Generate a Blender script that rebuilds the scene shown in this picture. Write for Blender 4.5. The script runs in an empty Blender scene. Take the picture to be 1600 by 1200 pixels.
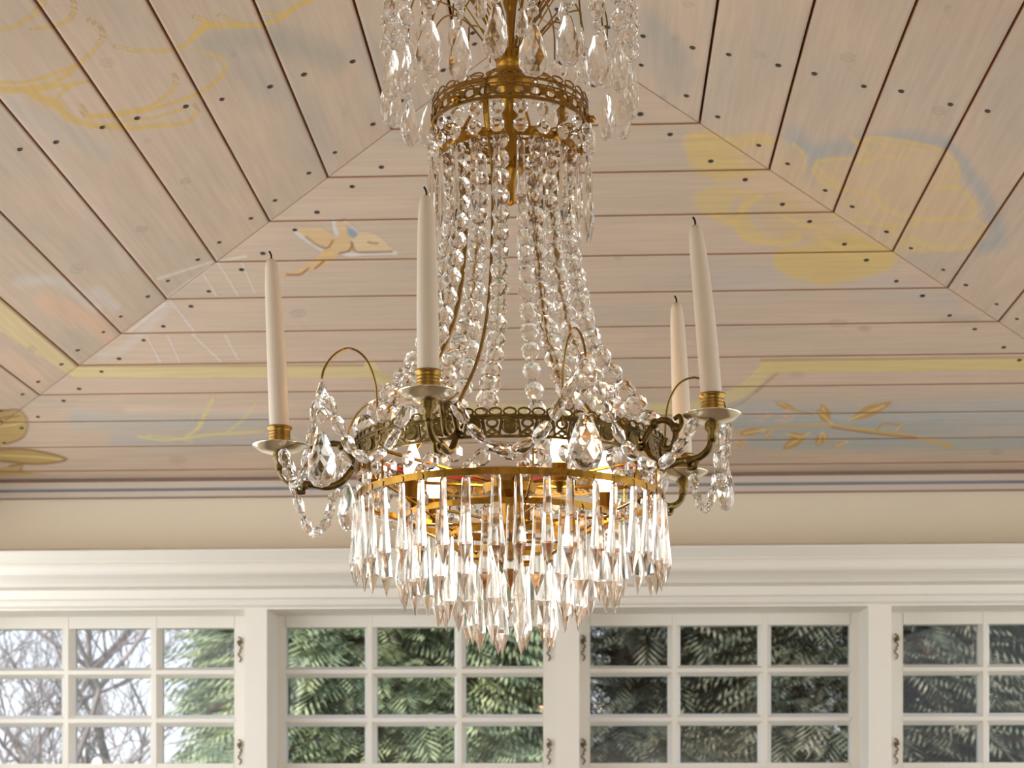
import bpy, bmesh, math, random
import numpy as np
from mathutils import Vector, Matrix, Quaternion
sc = bpy.context.scene
COL = sc.collection
random.seed(7)
rng = np.random.default_rng(7)

# ------------------------------------------------------------------ camera, sky, lights, exposure
F = 2700.0; TH = 0.04857; HY = 1267.6; CAMZ = 1.6
cd = bpy.data.cameras.new('camera'); cam = bpy.data.objects.new('camera', cd); COL.objects.link(cam)
cd.sensor_width = 36.0; cd.lens = F/1600*36
cd.shift_y = (HY-600)/1600
cd.clip_start = 0.05; cd.clip_end = 200
cam.location = (0, 0, CAMZ); cam.rotation_euler = (math.pi/2, 0, TH)
cd.dof.use_dof = True; cd.dof.focus_distance = 2.05; cd.dof.aperture_fstop = 13.0
sc.camera = cam
sc.view_settings.view_transform = 'Standard'; sc.view_settings.look = 'None'
sc.view_settings.gamma = 1.0; sc.view_settings.use_curve_mapping = False
sc.view_settings.exposure = 0.02
try:
    sc.cycles.max_bounces = 18; sc.cycles.transmission_bounces = 18; sc.cycles.glossy_bounces = 8
    sc.cycles.diffuse_bounces = 5; sc.cycles.transparent_max_bounces = 16
    sc.cycles.sample_clamp_indirect = 8.0; sc.cycles.blur_glossy = 0.3
except Exception: pass

wd = bpy.data.worlds.new('sky'); sc.world = wd; wd.use_nodes = True
nt = wd.node_tree; nt.nodes.clear()
wo = nt.nodes.new('ShaderNodeOutputWorld'); bg = nt.nodes.new('ShaderNodeBackground')
tc = nt.nodes.new('ShaderNodeTexCoord'); sx = nt.nodes.new('ShaderNodeSeparateXYZ'); rp = nt.nodes.new('ShaderNodeValToRGB')
nt.links.new(tc.outputs['Generated'], sx.inputs[0]); nt.links.new(sx.outputs['Z'], rp.inputs[0])
e = rp.color_ramp.elements
e[0].position = 0.0; e[0].color = (0.93, 0.96, 1.0, 1); e[1].position = 0.5; e[1].color = (0.42, 0.62, 1.0, 1)
nt.links.new(rp.outputs[0], bg.inputs[0]); bg.inputs[1].default_value = 1.45
nt.links.new(bg.outputs[0], wo.inputs[0])

def light(name, kind, loc, rot, energy, color, size=None, size_y=None, parent=None):
    l = bpy.data.lights.new(name, kind); l.energy = energy; l.color = color
    if kind == 'AREA':
        l.shape = 'RECTANGLE'; l.size = size; l.size_y = size_y
    o = bpy.data.objects.new(name, l); COL.objects.link(o); o.location = loc; o.rotation_euler = rot
    if parent: o.parent = parent
    return o
sun = light('sun', 'SUN', (0, 0, 9), (math.radians(50), 0, math.radians(-38)), 4.4, (1.0, 0.93, 0.82)); sun.data.angle = 0.01
# daylight entering by the left and right windows; rear fill added before a windowless wall
DAY = (0.91, 0.965, 1.0)
light('daylight_left', 'AREA', (-1.60, 2.85, 1.62), (0, -math.pi/2+.22, .12), 33, DAY, 1.35, 3.0)
light('daylight_right', 'AREA', (1.42, 2.85, 1.62), (0, math.pi/2-.22, -.12), 17, DAY, 1.35, 3.0)
light('fill_rear', 'AREA', (-0.08, -3.95, 1.10), (math.pi/2-.05, 0, math.pi), 50, DAY, 3.0, 2.1)

# ------------------------------------------------------------------ materials
def lin(c):
    return tuple(((v/255)/12.92 if v/255 <= 0.04045 else (((v/255)+0.055)/1.055)**2.4) for v in c)
def mat(name, rgb, rough=0.5, metal=0.0, var=0.08, scale=12.0, trans=0.0, ior=1.5, emis=None, bump=0.0, stretch=None, spec=0.5):
    m = bpy.data.materials.new(name); m.use_nodes = True; n = m.node_tree; b = n.nodes['Principled BSDF']
    b.inputs['Roughness'].default_value = rough; b.inputs['Metallic'].default_value = metal
    b.inputs['IOR'].default_value = ior; b.inputs['Transmission Weight'].default_value = trans
    b.inputs['Specular IOR Level'].default_value = spec
    c = lin(rgb)
    t = n.nodes.new('ShaderNodeTexCoord'); mp = n.nodes.new('ShaderNodeMapping'); no = n.nodes.new('ShaderNodeTexNoise')
    n.links.new(t.outputs['Object'], mp.inputs[0]); n.links.new(mp.outputs[0], no.inputs[0])
    if stretch: mp.inputs['Scale'].default_value = stretch
    no.inputs['Scale'].default_value = scale; no.inputs['Detail'].default_value = 4
    r = n.nodes.new('ShaderNodeValToRGB'); n.links.new(no.outputs['Fac'], r.inputs[0])
    r.color_ramp.elements[0].position = .3; r.color_ramp.elements[1].position = .7
    r.color_ramp.elements[0].color = (*[max(0, v*(1-var)) for v in c], 1)
    r.color_ramp.elements[1].color = (*[min(1, v*(1+var)) for v in c], 1)
    n.links.new(r.outputs[0], b.inputs['Base Color'])
    if bump:
        bp = n.nodes.new('ShaderNodeBump'); bp.inputs['Strength'].default_value = bump; bp.inputs['Distance'].default_value = .002
        n.links.new(no.outputs['Fac'], bp.inputs['Height']); n.links.new(bp.outputs[0], b.inputs['Normal'])
    if emis:
        b.inputs['Emission Color'].default_value = (*emis[0], 1); b.inputs['Emission Strength'].default_value = emis[1]
    return m
M = {}
M['white'] = mat('cream_white_paint', (232, 226, 216), 0.45, var=.015, scale=3)
M['frieze'] = mat('beige_wall_paint', (231, 218, 196), 0.7, var=.03, scale=2)
M['wallplain'] = mat('plain_cream_wall', (232, 222, 204), 0.6, var=.02, scale=2)
M['floor'] = mat('pale_wood_floor', (128, 108, 86), 0.5, var=.15, scale=4, stretch=(1, 12, 1))
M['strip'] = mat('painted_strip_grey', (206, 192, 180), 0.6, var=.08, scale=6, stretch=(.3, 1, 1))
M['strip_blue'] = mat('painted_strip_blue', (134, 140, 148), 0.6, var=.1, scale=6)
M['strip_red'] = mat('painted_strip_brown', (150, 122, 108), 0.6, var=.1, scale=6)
M['edge'] = mat('stained_plank_edge', (156, 104, 64), 0.7, var=.2, scale=20)
M['gap'] = mat('dark_board_behind', (100, 76, 60), 0.9, var=.1)
M['nail'] = mat('nail_iron', (58, 50, 46), 0.6, var=.2, scale=200)
M['brass'] = mat('aged_brass', (150, 116, 58), 0.30, metal=1.0, var=.18, scale=60, bump=.2)
M['brass_dark'] = mat('dark_chased_brass', (112, 92, 52), 0.38, metal=1.0, var=.3, scale=120, bump=.5)
M['gold'] = mat('bright_brass', (168, 124, 50), 0.26, metal=1.0, var=.08, scale=30)
M['silver'] = mat('polished_pale_brass', (248, 240, 216), 0.2, metal=1.0, var=.05, scale=30)
M['red'] = mat('red_lining', (128, 18, 8), 0.35, var=.1, scale=40)
M['wax'] = mat('ivory_wax', (232, 216, 196), 0.42, var=.015, scale=10)
M['wick'] = mat('burnt_wick', (24, 20, 20), 0.9, var=.2, scale=300)
M['porcelain'] = mat('white_lamp_sleeve', (235, 228, 210), 0.35, var=.02)
M['crystal'] = mat('cut_crystal', (253, 249, 244), 0.09, var=.006, scale=40, trans=1.0, ior=1.42)
M['hinge'] = mat('tarnished_hinge', (118, 98, 66), 0.5, metal=.7, var=.35, scale=90)
M['bulb'] = mat('lit_bulb', (255, 225, 180), 0.3, var=.0, emis=((1.0, 0.72, 0.42), 20.0))
M['bark'] = mat('grey_bark', (168, 152, 146), 0.9, var=.3, scale=14, bump=.6)
M['trunk'] = mat('brown_bark', (78, 58, 44), 0.9, var=.3, scale=14, bump=.6)
M['grass'] = mat('winter_grass', (104, 112, 70), 0.9, var=.3, scale=3)
def foliage(name, a, b2, c2):
    m = bpy.data.materials.new(name); m.use_nodes = True; n = m.node_tree; b = n.nodes['Principled BSDF']
    b.inputs['Roughness'].default_value = .6; b.inputs['Specular IOR Level'].default_value = .25
    t = n.nodes.new('ShaderNodeTexCoord'); no = n.nodes.new('ShaderNodeTexNoise'); r = n.nodes.new('ShaderNodeValToRGB')
    n.links.new(t.outputs['Object'], no.inputs[0]); n.links.new(no.outputs['Fac'], r.inputs[0])
    no.inputs['Scale'].default_value = 5.5; no.inputs['Detail'].default_value = 6  # noise ramp puts sunlit yellow-green and darker patches into the leaf colour
    r.color_ramp.elements[0].position = .34; r.color_ramp.elements[0].color = (*lin(a), 1)
    r.color_ramp.elements[1].position = .66; r.color_ramp.elements[1].color = (*lin(c2), 1)
    el = r.color_ramp.elements.new(.5); el.color = (*lin(b2), 1)
    n.links.new(r.outputs[0], b.inputs['Base Color'])
    return m
M['fol0'] = foliage('conifer_green', (110, 124, 98), (156, 168, 126), (206, 208, 158))
M['fol1'] = foliage('conifer_dark_green', (84, 90, 78), (110, 114, 92), (150, 142, 120))
# thin window glass
m = bpy.data.materials.new('window_glass'); m.use_nodes = True; n = m.node_tree; n.nodes.clear()
o_ = n.nodes.new('ShaderNodeOutputMaterial'); mx = n.nodes.new('ShaderNodeMixShader'); tr = n.nodes.new('ShaderNodeBsdfTransparent')
gl = n.nodes.new('ShaderNodeBsdfGlossy'); gl.inputs['Roughness'].default_value = 0.01; fr = n.nodes.new('ShaderNodeFresnel'); fr.inputs[0].default_value = 1.5
no = n.nodes.new('ShaderNodeTexNoise'); no.inputs['Scale'].default_value = 3; bp = n.nodes.new('ShaderNodeBump'); bp.inputs['Strength'].default_value = .06
n.links.new(no.outputs['Fac'], bp.inputs['Height']); n.links.new(bp.outputs[0], gl.inputs['Normal'])
tr.inputs[0].default_value = (.93, .95, .95, 1)
n.links.new(fr.outputs[0], mx.inputs[0]); n.links.new(tr.outputs[0], mx.inputs[1]); n.links.new(gl.outputs[0], mx.inputs[2]); n.links.new(mx.outputs[0], o_.inputs[0])
M['pane'] = m
# whitewashed, painted planks: colour attribute carries the mural, nodes the wood
m = bpy.data.materials.new('painted_planks'); m.use_nodes = True; n = m.node_tree; b = n.nodes['Principled BSDF']
b.inputs['Roughness'].default_value = .62; b.inputs['Specular IOR Level'].default_value = .3
at_ = n.nodes.new('ShaderNodeAttribute'); at_.attribute_name = 'paint'
gr = n.nodes.new('ShaderNodeAttribute'); gr.attribute_name = 'grain'     # plank-wise coordinates: along, across, plank number
no1 = n.nodes.new('ShaderNodeTexNoise'); no1.inputs['Scale'].default_value = 1.0; no1.inputs['Detail'].default_value = 5; no1.inputs['Roughness'].default_value = .65
mp = n.nodes.new('ShaderNodeMapping'); mp.inputs['Scale'].default_value = (5, 95, 3.7)
n.links.new(gr.outputs['Vector'], mp.inputs[0]); n.links.new(mp.outputs[0], no1.inputs[0])
no2 = n.nodes.new('ShaderNodeTexNoise'); no2.inputs['Scale'].default_value = 2.2; no2.inputs['Detail'].default_value = 3
mp2 = n.nodes.new('ShaderNodeMapping'); mp2.inputs['Scale'].default_value = (1.2, 3.0, 1.3)
n.links.new(gr.outputs['Vector'], mp2.inputs[0]); n.links.new(mp2.outputs[0], no2.inputs[0])
r2 = n.nodes.new('ShaderNodeValToRGB'); n.links.new(no2.outputs['Fac'], r2.inputs[0])
r2.color_ramp.elements[0].position = .32; r2.color_ramp.elements[0].color = (*lin((197, 180, 162)), 1)
r2.color_ramp.elements[1].position = .68; r2.color_ramp.elements[1].color = (*lin((211, 186, 165)), 1)
el = r2.color_ramp.elements.new(.5); el.color = (*lin((204, 183, 163)), 1)
r1 = n.nodes.new('ShaderNodeValToRGB'); n.links.new(no1.outputs['Fac'], r1.inputs[0])
r1.color_ramp.elements[0].position = .28; r1.color_ramp.elements[0].color = (.90, .88, .87, 1)
r1.color_ramp.elements[1].position = .62; r1.color_ramp.elements[1].color = (1.03, 1.03, 1.03, 1)
mA = n.nodes.new('ShaderNodeMix'); mA.data_type = 'RGBA'; n.links.new(at_.outputs['Alpha'], mA.inputs['Factor'])
n.links.new(r2.outputs[0], mA.inputs['A']); n.links.new(at_.outputs['Color'], mA.inputs['B'])
mB = n.nodes.new('ShaderNodeMix'); mB.data_type = 'RGBA'; mB.blend_type = 'MULTIPLY'; mB.inputs['Factor'].default_value = 1
n.links.new(mA.outputs['Result'], mB.inputs['A']); n.links.new(r1.outputs[0], mB.inputs['B'])
n.links.new(mB.outputs['Result'], b.inputs['Base Color'])
bp = n.nodes.new('ShaderNodeBump'); bp.inputs['Strength'].default_value = .25; bp.inputs['Distance'].default_value = .001
n.links.new(no1.outputs['Fac'], bp.inputs['Height']); n.links.new(bp.outputs[0], b.inputs['Normal'])
M['planks'] = m

# ------------------------------------------------------------------ helpers
def link_mesh(name, verts, faces, mats, parent=None, loc=(0, 0, 0), fmat=None, smooth=False):
    me = bpy.data.meshes.new(name); me.from_pydata([tuple(v) for v in verts], [], [tuple(f) for f in faces])
    for q in (mats if isinstance(mats, (list, tuple)) else [mats]): me.materials.append(q)
    if fmat is not None: me.polygons.foreach_set('material_index', list(fmat))
    if smooth: me.polygons.foreach_set('use_smooth', [True]*len(me.polygons))
    me.update()
    o = bpy.data.objects.new(name, me); COL.objects.link(o); o.location = loc
    if parent: o.parent = parent
    return o
def place(name, me, parent, loc, quat=None, scale=1.0):
    o = bpy.data.objects.new(name, me); COL.objects.link(o); o.parent = parent; o.location = loc
    if quat is not None: o.rotation_mode = 'QUATERNION'; o.rotation_quaternion = quat
    if isinstance(scale, (int, float)): scale = (scale,)*3
    o.scale = scale
    return o
def empty(name, loc=(0, 0, 0), rz=0.0, parent=None):
    o = bpy.data.objects.new(name, None); COL.objects.link(o); o.location = loc; o.rotation_euler = (0, 0, rz); o.empty_display_size = .05
    if parent: o.parent = parent
    return o
def tag(o, label=None, cat=None, group=None, kind=None):
    if label: o['label'] = label
    if cat: o['category'] = cat
    if group: o['group'] = group
    if kind: o['kind'] = kind
    return o
class MB:
    def __init__(s): s.v = []; s.f = []; s.m = []
    def add(s, vs, fs, mi=0):
        k = len(s.v); s.v += [tuple(q) for q in vs]; s.f += [tuple(i+k for i in f) for f in fs]; s.m += [mi]*len(fs)
    def box(s, x0, x1, y0, y1, z0, z1, mi=0):
        vs = [(x, y, z) for z in (z0, z1) for y in (y0, y1) for x in (x0, x1)]
        s.add(vs, [(0, 2, 3, 1), (4, 5, 7, 6), (0, 1, 5, 4), (2, 6, 7, 3), (0, 4, 6, 2), (1, 3, 7, 5)], mi)
    def tube(s, pts, r, n=8, mi=0, closed=False, flat=1.0, caps=True):
        P = [Vector(p) for p in pts]; N = len(P)
        R = r if isinstance(r, (list, tuple)) else [r]*N
        up = None; rings = []
        for i, p in enumerate(P):
            a = P[(i-1) % N] if (closed or i > 0) else P[i]; c = P[(i+1) % N] if (closed or i < N-1) else P[i]
            t = (c-a).normalized()
            if up is None:
                up = t.orthogonal().normalized() if abs(t.z) > .99 else (Vector((0, 0, 1)) - t*t.z).normalized()
            else:
                up = up - t*up.dot(t)
                up = up.normalized() if up.length > 1e-6 else t.orthogonal().normalized()
            w = t.cross(up)
            rings.append([p + (up*math.cos(2*math.pi*k/n) + w*math.sin(2*math.pi*k/n)*flat)*R[i] for k in range(n)])
        vs = [q for rg in rings for q in rg]; fs = []
        for i in range(N if closed else N-1):
            j = (i+1) % N
            for k in range(n):
                fs.append((i*n+k, i*n+(k+1) % n, j*n+(k+1) % n, j*n+k))
        if not closed and caps:
            fs.append(tuple(range(n-1, -1, -1))); fs.append(tuple((N-1)*n+k for k in range(n)))
        s.add(vs, fs, mi)
    def lathe(s, prof, n=24, c=(0, 0, 0), mi=0, closed=False, caps=True):
        vs = [(c[0]+r*math.cos(2*math.pi*k/n), c[1]+r*math.sin(2*math.pi*k/n), c[2]+z) for r, z in prof for k in range(n)]
        fs = []; N = len(prof)
        for i in range(N if closed else N-1):
            j = (i+1) % N
            for k in range(n): fs.append((i*n+k, i*n+(k+1) % n, j*n+(k+1) % n, j*n+k))
        if not closed and caps:
            fs.append(tuple(range(n-1, -1, -1))); fs.append(tuple((N-1)*n+k for k in range(n)))
        s.add(vs, fs, mi)
    def build(s, name, mats, parent=None, loc=(0, 0, 0), smooth=False):
        return link_mesh(name, s.v, s.f, mats, parent, loc, s.m, smooth)
def crom(pts, n=8):
    P = [np.array(p, float) for p in pts]; P = [2*P[0]-P[1]] + P + [2*P[-1]-P[-2]]; out = []
    for i in range(1, len(P)-2):
        for k in range(n):
            t = k/n
            out.append(.5*((2*P[i]) + (-P[i-1]+P[i+1])*t + (2*P[i-1]-5*P[i]+4*P[i+1]-P[i+2])*t*t + (-P[i-1]+3*P[i]-3*P[i+1]+P[i+2])*t**3))
    out.append(P[-2]); return out
CT, ST = math.cos(TH), math.sin(TH)
def X_at(px, Y): return Y*math.tan(math.atan((px-800)/F)-TH)
def Z_at(py, Y, px=945):
    X = X_at(px, Y); return CAMZ + (HY-py)/F*(-X*ST+Y*CT)

# ------------------------------------------------------------------ ceiling: three planked slopes meeting in mitred hips
XL, XR, YB, Z0 = -1.66623, 1.49182, 4.3, 0.85796+CAMZ
DX, DZ, DXS, NP = 0.13393, 0.0315988, 0.131537, 12
YN = -4.2
XRIDGE = (XL+XR)/2
allv, allf, allm, allg = [], [], [], []
GAP = .0022
def grid(rows, mi=0):
    """rows: list of lists of (x,y,z,ga,gb,gc)"""
    k = sum(len(q) for q in allv); nr, nc = rows.shape[:2]
    allv.append(rows[:, :, :3].reshape(-1, 3)); allg.append(rows[:, :, 3:].reshape(-1, 3))
    idx = np.arange(nr*nc).reshape(nr, nc)+k
    f = np.stack([idx[:-1, :-1], idx[:-1, 1:], idx[1:, 1:], idx[1:, :-1]], -1).reshape(-1, 4)
    allf.append(f); allm.append(np.full(len(f), mi))
    # border skirt going up into the gap
    bl = np.concatenate([idx[0, :], idx[1:, -1], idx[-1, -2::-1], idx[-2:0:-1, 0]])
    k2 = sum(len(q) for q in allv); bv = rows[:, :, :3].reshape(-1, 3)[bl-k].copy(); bv[:, 2] += .014
    allv.append(bv); allg.append(rows[:, :, 3:].reshape(-1, 3)[bl-k]); nb = len(bl)
    i2 = np.arange(nb)+k2
    f = np.stack([bl, i2, np.roll(i2, -1), np.roll(bl, -1)], -1); allf.append(f); allm.append(np.full(nb, 1))
def slope_pt(kind, s, u):
    if kind == 'B': return (u, YB-s*DX, Z0+s*DZ)
    if kind == 'L': return (XL+s*DXS, u, Z0+s*DZ)
    return (XR-s*DXS, u, Z0+s*DZ)
nails = []
pr = random.Random(3)
for kind in 'BLR':
    for k in range(-1, NP):
        s0 = (k if k >= 0 else -.45) + GAP/DX; s1 = k+1-GAP/DX
        if k == NP-1: s1 = NP - (GAP/DX if kind != 'B' else .01)
        nr = 32; ss = np.linspace(s0, s1, nr)
        rows = []
        for s in ss:
            if kind == 'B':
                a, c = XL+s*DXS+.0012, XR-s*DXS-.0012; us = np.linspace(a, max(c, a+.002), 760 if k < 8 else 380)
            else:
                c = YB-s*DX-.0012; c0 = 1.85
                us = np.concatenate([np.linspace(YN, c0, 6)[:-1], np.linspace(c0, c, 620)])
            if kind == 'B': P = np.stack([us, np.full_like(us, YB-s*DX), np.full_like(us, Z0+s*DZ)], -1)
            elif kind == 'L': P = np.stack([np.full_like(us, XL+s*DXS), us, np.full_like(us, Z0+s*DZ)], -1)
            else: P = np.stack([np.full_like(us, XR-s*DXS), us, np.full_like(us, Z0+s*DZ)], -1)
            off = {'B': 0, 'L': 40, 'R': 80}[kind] + k*1.0
            G = np.stack([us+off*3.17, np.full_like(us, s*.134), np.full_like(us, off)], -1)
            rows.append(np.concatenate([P, G], -1))
        grid(np.array(rows))
        for fr_ in (.21, .79):
            if k < 0: break
            s = k+fr_
            j = lambda: pr.uniform(-.006, .006)
            if kind == 'B':
                for u in (XL+s*DXS+.068, XR-s*DXS-.073):
                    nails.append(('B', s, u+j()))
            else:
                nails.append((kind, s, YB-s*DX-.07+j())); nails.append((kind, s, 2.68+j()))
# nail heads: small iron discs proud of the planks
for kind, s, u in nails:
    c = np.array(slope_pt(kind, s, u)); r = pr.uniform(.0038, .0048)
    sl = DZ/DX
    ax = {'B': (np.array([1, 0, 0]), np.array([0, -1, sl])), 'L': (np.array([0, 1, 0]), np.array([1, 0, sl])), 'R': (np.array([0, 1, 0]), np.array([-1, 0, sl]))}[kind]
    ring = [c + ax[0]*r*math.cos(a)*1.15 + ax[1]*r*math.sin(a) - np.array([0, 0, .0012]) for a in np.linspace(0, 2*math.pi, 9)[:-1]]
    base = [q + np.array([0, 0, .0016]) for q in ring]
    k = sum(len(q) for q in allv); allv.append(np.array(ring+base)); allg.append(np.zeros((16, 3)))
    # octagon split in quads
    f = [(k+0, k+1, k+2, k+3), (k+0, k+3, k+4, k+7), (k+4, k+5, k+6, k+7)] + [(k+i, k+(i+1) % 8, k+8+(i+1) % 8, k+8+i) for i in range(8)]
    allf.append(np.array(f)); allm.append(np.full(len(f), 3))
# boards behind the gaps, and the roof above them
def quadv(a, b2, c, d, mi):
    k = sum(len(q) for q in allv); allv.append(np.array([a, b2, c, d], float)); allg.append(np.zeros((4, 3)))
    allf.append(np.array([(k, k+1, k+2, k+3)])); allm.append(np.array([mi]))
e0 = -.45; up = .013
for zz in (up, .12):
    A = (XL+e0*DXS, YN, Z0+e0*DZ+zz); B_ = (XL+e0*DXS, YB-e0*DX, Z0+e0*DZ+zz); C_ = (XRIDGE, YB-12*DX, Z0+12*DZ+zz); D_ = (XRIDGE, YN, Z0+12*DZ+zz)
    E_ = (XR-e0*DXS, YB-e0*DX, Z0+e0*DZ+zz); G_ = (XR-e0*DXS, YN, Z0+e0*DZ+zz)
    quadv(A, B_, C_, D_, 2); quadv(G_, D_, C_, E_, 2); quadv(B_, E_, C_, C_, 2) if False else None
    k = sum(len(q) for q in allv); allv.append(np.array([B_, E_, C_, ((B_[0]+C_[0])/2, (B_[1]+C_[1])/2, (B_[2]+C_[2])/2)])); allg.append(np.zeros((4, 3)))
    allf.append(np.array([(k, k+1, k+2, k+3)])); allm.append(np.array([2]))
V = np.concatenate(allv).astype(np.float64); FA = np.concatenate(allf).astype(np.int32); MA = np.concatenate(allm); GA = np.concatenate(allg)

# --- the mural, brushed on where it sits on the planks (measured in the photograph's pixels)
xc = V[:, 0]*CT+V[:, 1]*ST; zc = -V[:, 0]*ST+V[:, 1]*CT; zc = np.where(zc < .3, .3, zc)
PX = 800+F*xc/zc; PY = HY-F*(V[:, 2]-CAMZ)/zc
PX[V[:, 1] < 1.6] = -9999
# break the brush's edge a little
def vnoise(x, y, sc_, seed):
    g = np.random.default_rng(seed).random((64, 64)); xi = x/sc_; yi = y/sc_
    x0 = np.floor(xi).astype(int); y0 = np.floor(yi).astype(int); fx = xi-x0; fy = yi-y0; fx = fx*fx*(3-2*fx); fy = fy*fy*(3-2*fy)
    G = lambda a, b_: g[a % 64, b_ % 64]
    return (G(x0, y0)*(1-fx)+G(x0+1, y0)*fx)*(1-fy)+(G(x0, y0+1)*(1-fx)+G(x0+1, y0+1)*fx)*fy
NZ = vnoise(PX, PY, 14, 1)-.5; NZ2 = vnoise(PX, PY, 5, 2)-.5; NZ3 = vnoise(PX, PY, 60, 3)
col = np.zeros((len(V), 3)); alp = np.zeros(len(V))
def blend(idx, a, rgb):
    c = np.array(lin(rgb))*.96; a0 = alp[idx]; ao = a+a0*(1-a)
    w = np.where(ao > 1e-6, a/np.maximum(ao, 1e-6), 0)[:, None]
    col[idx] = c*w + col[idx]*(1-w); alp[idx] = ao
def stroke(pts, w, rgb, a=.8, soft=.5, curve=True, taper=False):
    P = np.array(crom(pts, 5) if curve and len(pts) > 2 else pts, float); N = len(P)
    if np.isscalar(w): W = np.full(N, float(w))
    else: W = np.interp(np.linspace(0, 1, N), np.linspace(0, 1, len(w)), w)
    if taper: W = W*np.clip(np.minimum(np.arange(N), N-1-np.arange(N))/(N*.3)+.25, 0, 1)
    mxw = W.max()+4
    idx = np.where((PX > P[:, 0].min()-mxw) & (PX < P[:, 0].max()+mxw) & (PY > P[:, 1].min()-mxw) & (PY < P[:, 1].max()+mxw))[0]
    if not len(idx): return
    x, y = PX[idx], PY[idx]; best = np.full(len(idx), 1e9)
    for i in range(N-1):
        ax_, ay = P[i]; bx, by = P[i+1]; dx, dy = bx-ax_, by-ay; L = dx*dx+dy*dy+1e-9
        t = np.clip(((x-ax_)*dx+(y-ay)*dy)/L, 0, 1); wd_ = W[i]*(1-t)+W[i+1]*t
        d = np.hypot(x-ax_-t*dx, y-ay-t*dy)/(np.maximum(wd_, 4.6)/2+.3)
        best = np.minimum(best, d)
    best = best + NZ[idx]*.2 + NZ2[idx]*.04
    al = np.clip((1.0-best)/soft, 0, 1); al = al*al*(3-2*al)*a
    blend(idx, al, rgb)
def poly(pts, rgb, a=.8, soft=6, curve=True):
    P = np.array(crom(list(pts)+[pts[0]], 5) if curve else list(pts)+[pts[0]], float)
    idx = np.where((PX > P[:, 0].min()-soft) & (PX < P[:, 0].max()+soft) & (PY > P[:, 1].min()-soft) & (PY < P[:, 1].max()+soft))[0]
    if not len(idx): return
    x, y = PX[idx], PY[idx]; ins = np.zeros(len(idx), bool); dm = np.full(len(idx), 1e9)
    for i in range(len(P)-1):
        ax_, ay = P[i]; bx, by = P[i+1]
        cr = ((ay > y) != (by > y)) & (x < (bx-ax_)*(y-ay)/((by-ay) if abs(by-ay) > 1e-9 else 1e-9)+ax_); ins ^= cr
        dx, dy = bx-ax_, by-ay; L = dx*dx+dy*dy+1e-9; t = np.clip(((x-ax_)*dx+(y-ay)*dy)/L, 0, 1)
        dm = np.minimum(dm, np.hypot(x-ax_-t*dx, y-ay-t*dy))
    sd = np.where(ins, dm, -dm) + NZ[idx]*soft*.6
    al = np.clip(sd/soft+.5, 0, 1)*a; blend(idx, al, rgb)
YEL = (224, 196, 132); YEL2 = (222, 192, 118); TAN = (222, 192, 152); GREY = (176, 176, 170); BLUE = (160, 176, 186)
# sky tints
for p, w, c, a in [
    ([(1140, 640), (1300, 650), (1600, 640)], 60, (168, 184, 190), .55), ([(1180, 690), (1400, 690), (1640, 690)], 46, (158, 180, 184), .6),
    ([(1150, 665), (1380, 670), (1600, 660)], 40, (150, 172, 182), .45), ([(120, 655), (280, 660), (420, 655)], 46, (176, 188, 188), .5),
    ([(180, 688), (330, 690), (520, 690)], 34, (172, 182, 186), .5), ([(1230, 230), (1290, 235), (1400, 215), (1480, 225)], 46, (168, 176, 178), .55),
    ([(1480, 230), (1535, 300), (1560, 370), (1535, 385)], 40, (162, 172, 176), .55), ([(330, 70), (420, 60), (520, 90)], 80, (164, 164, 152), .5),
    ([(380, 110), (470, 160), (500, 240)], 90, (172, 168, 158), .4), ([(20, 170), (90, 200), (160, 240)], 60, (180, 182, 172), .4),
    ([(870, 20), (1000, 60), (1060, 120)], 110, (172, 168, 158), .45), ([(560, 60), (600, 130), (640, 200)], 90, (176, 172, 162), .4),
    ([(1020, 30), (1060, 90)], 60, (168, 168, 158), .4), ([(1240, 210), (1280, 260)], 50, (170, 178, 180), .4),
    ([(0, 120), (120, 300), (200, 400)], 60, (222, 206, 196), .3), ([(1120, 440), (1300, 430), (1480, 470)], 60, (196, 188, 186), .35)]:
    stroke(p, w, c, a, soft=.95)
# warm pink panels at the left hip
stroke([(70, 470), (140, 500), (170, 530)], [50, 60, 30], (232, 190, 160), .6, .9); stroke([(10, 560), (60, 590)], 46, (232, 196, 168), .5, .9)
stroke([(30, 440), (90, 440), (150, 480)], 30, (222, 214, 210), .45, .9); stroke([(150, 455), (180, 480)], 26, (222, 216, 212), .5, .9)
stroke([(200, 640), (420, 640)], 20, (228, 204, 186), .5, .9); stroke([(160, 555), (200, 540), (260, 480)], 26, (218, 208, 202), .45, .9)
for q in [((262, 465), (305, 520)), ((300, 522), (345, 565)), ((230, 528), (250, 565)), ((262, 525), (280, 565)), ((340, 410), (372, 462)), ((378, 412), (398, 458)), ((352, 525), (372, 562)), ((318, 430), (338, 462)), ((245, 436), (335, 408)), ((265, 462), (330, 415)), ((385, 400), (345, 408)), ((200, 520), (258, 474))]:
    stroke(list(q), 6, (232, 226, 220), .55, .8, curve=False)
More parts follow.
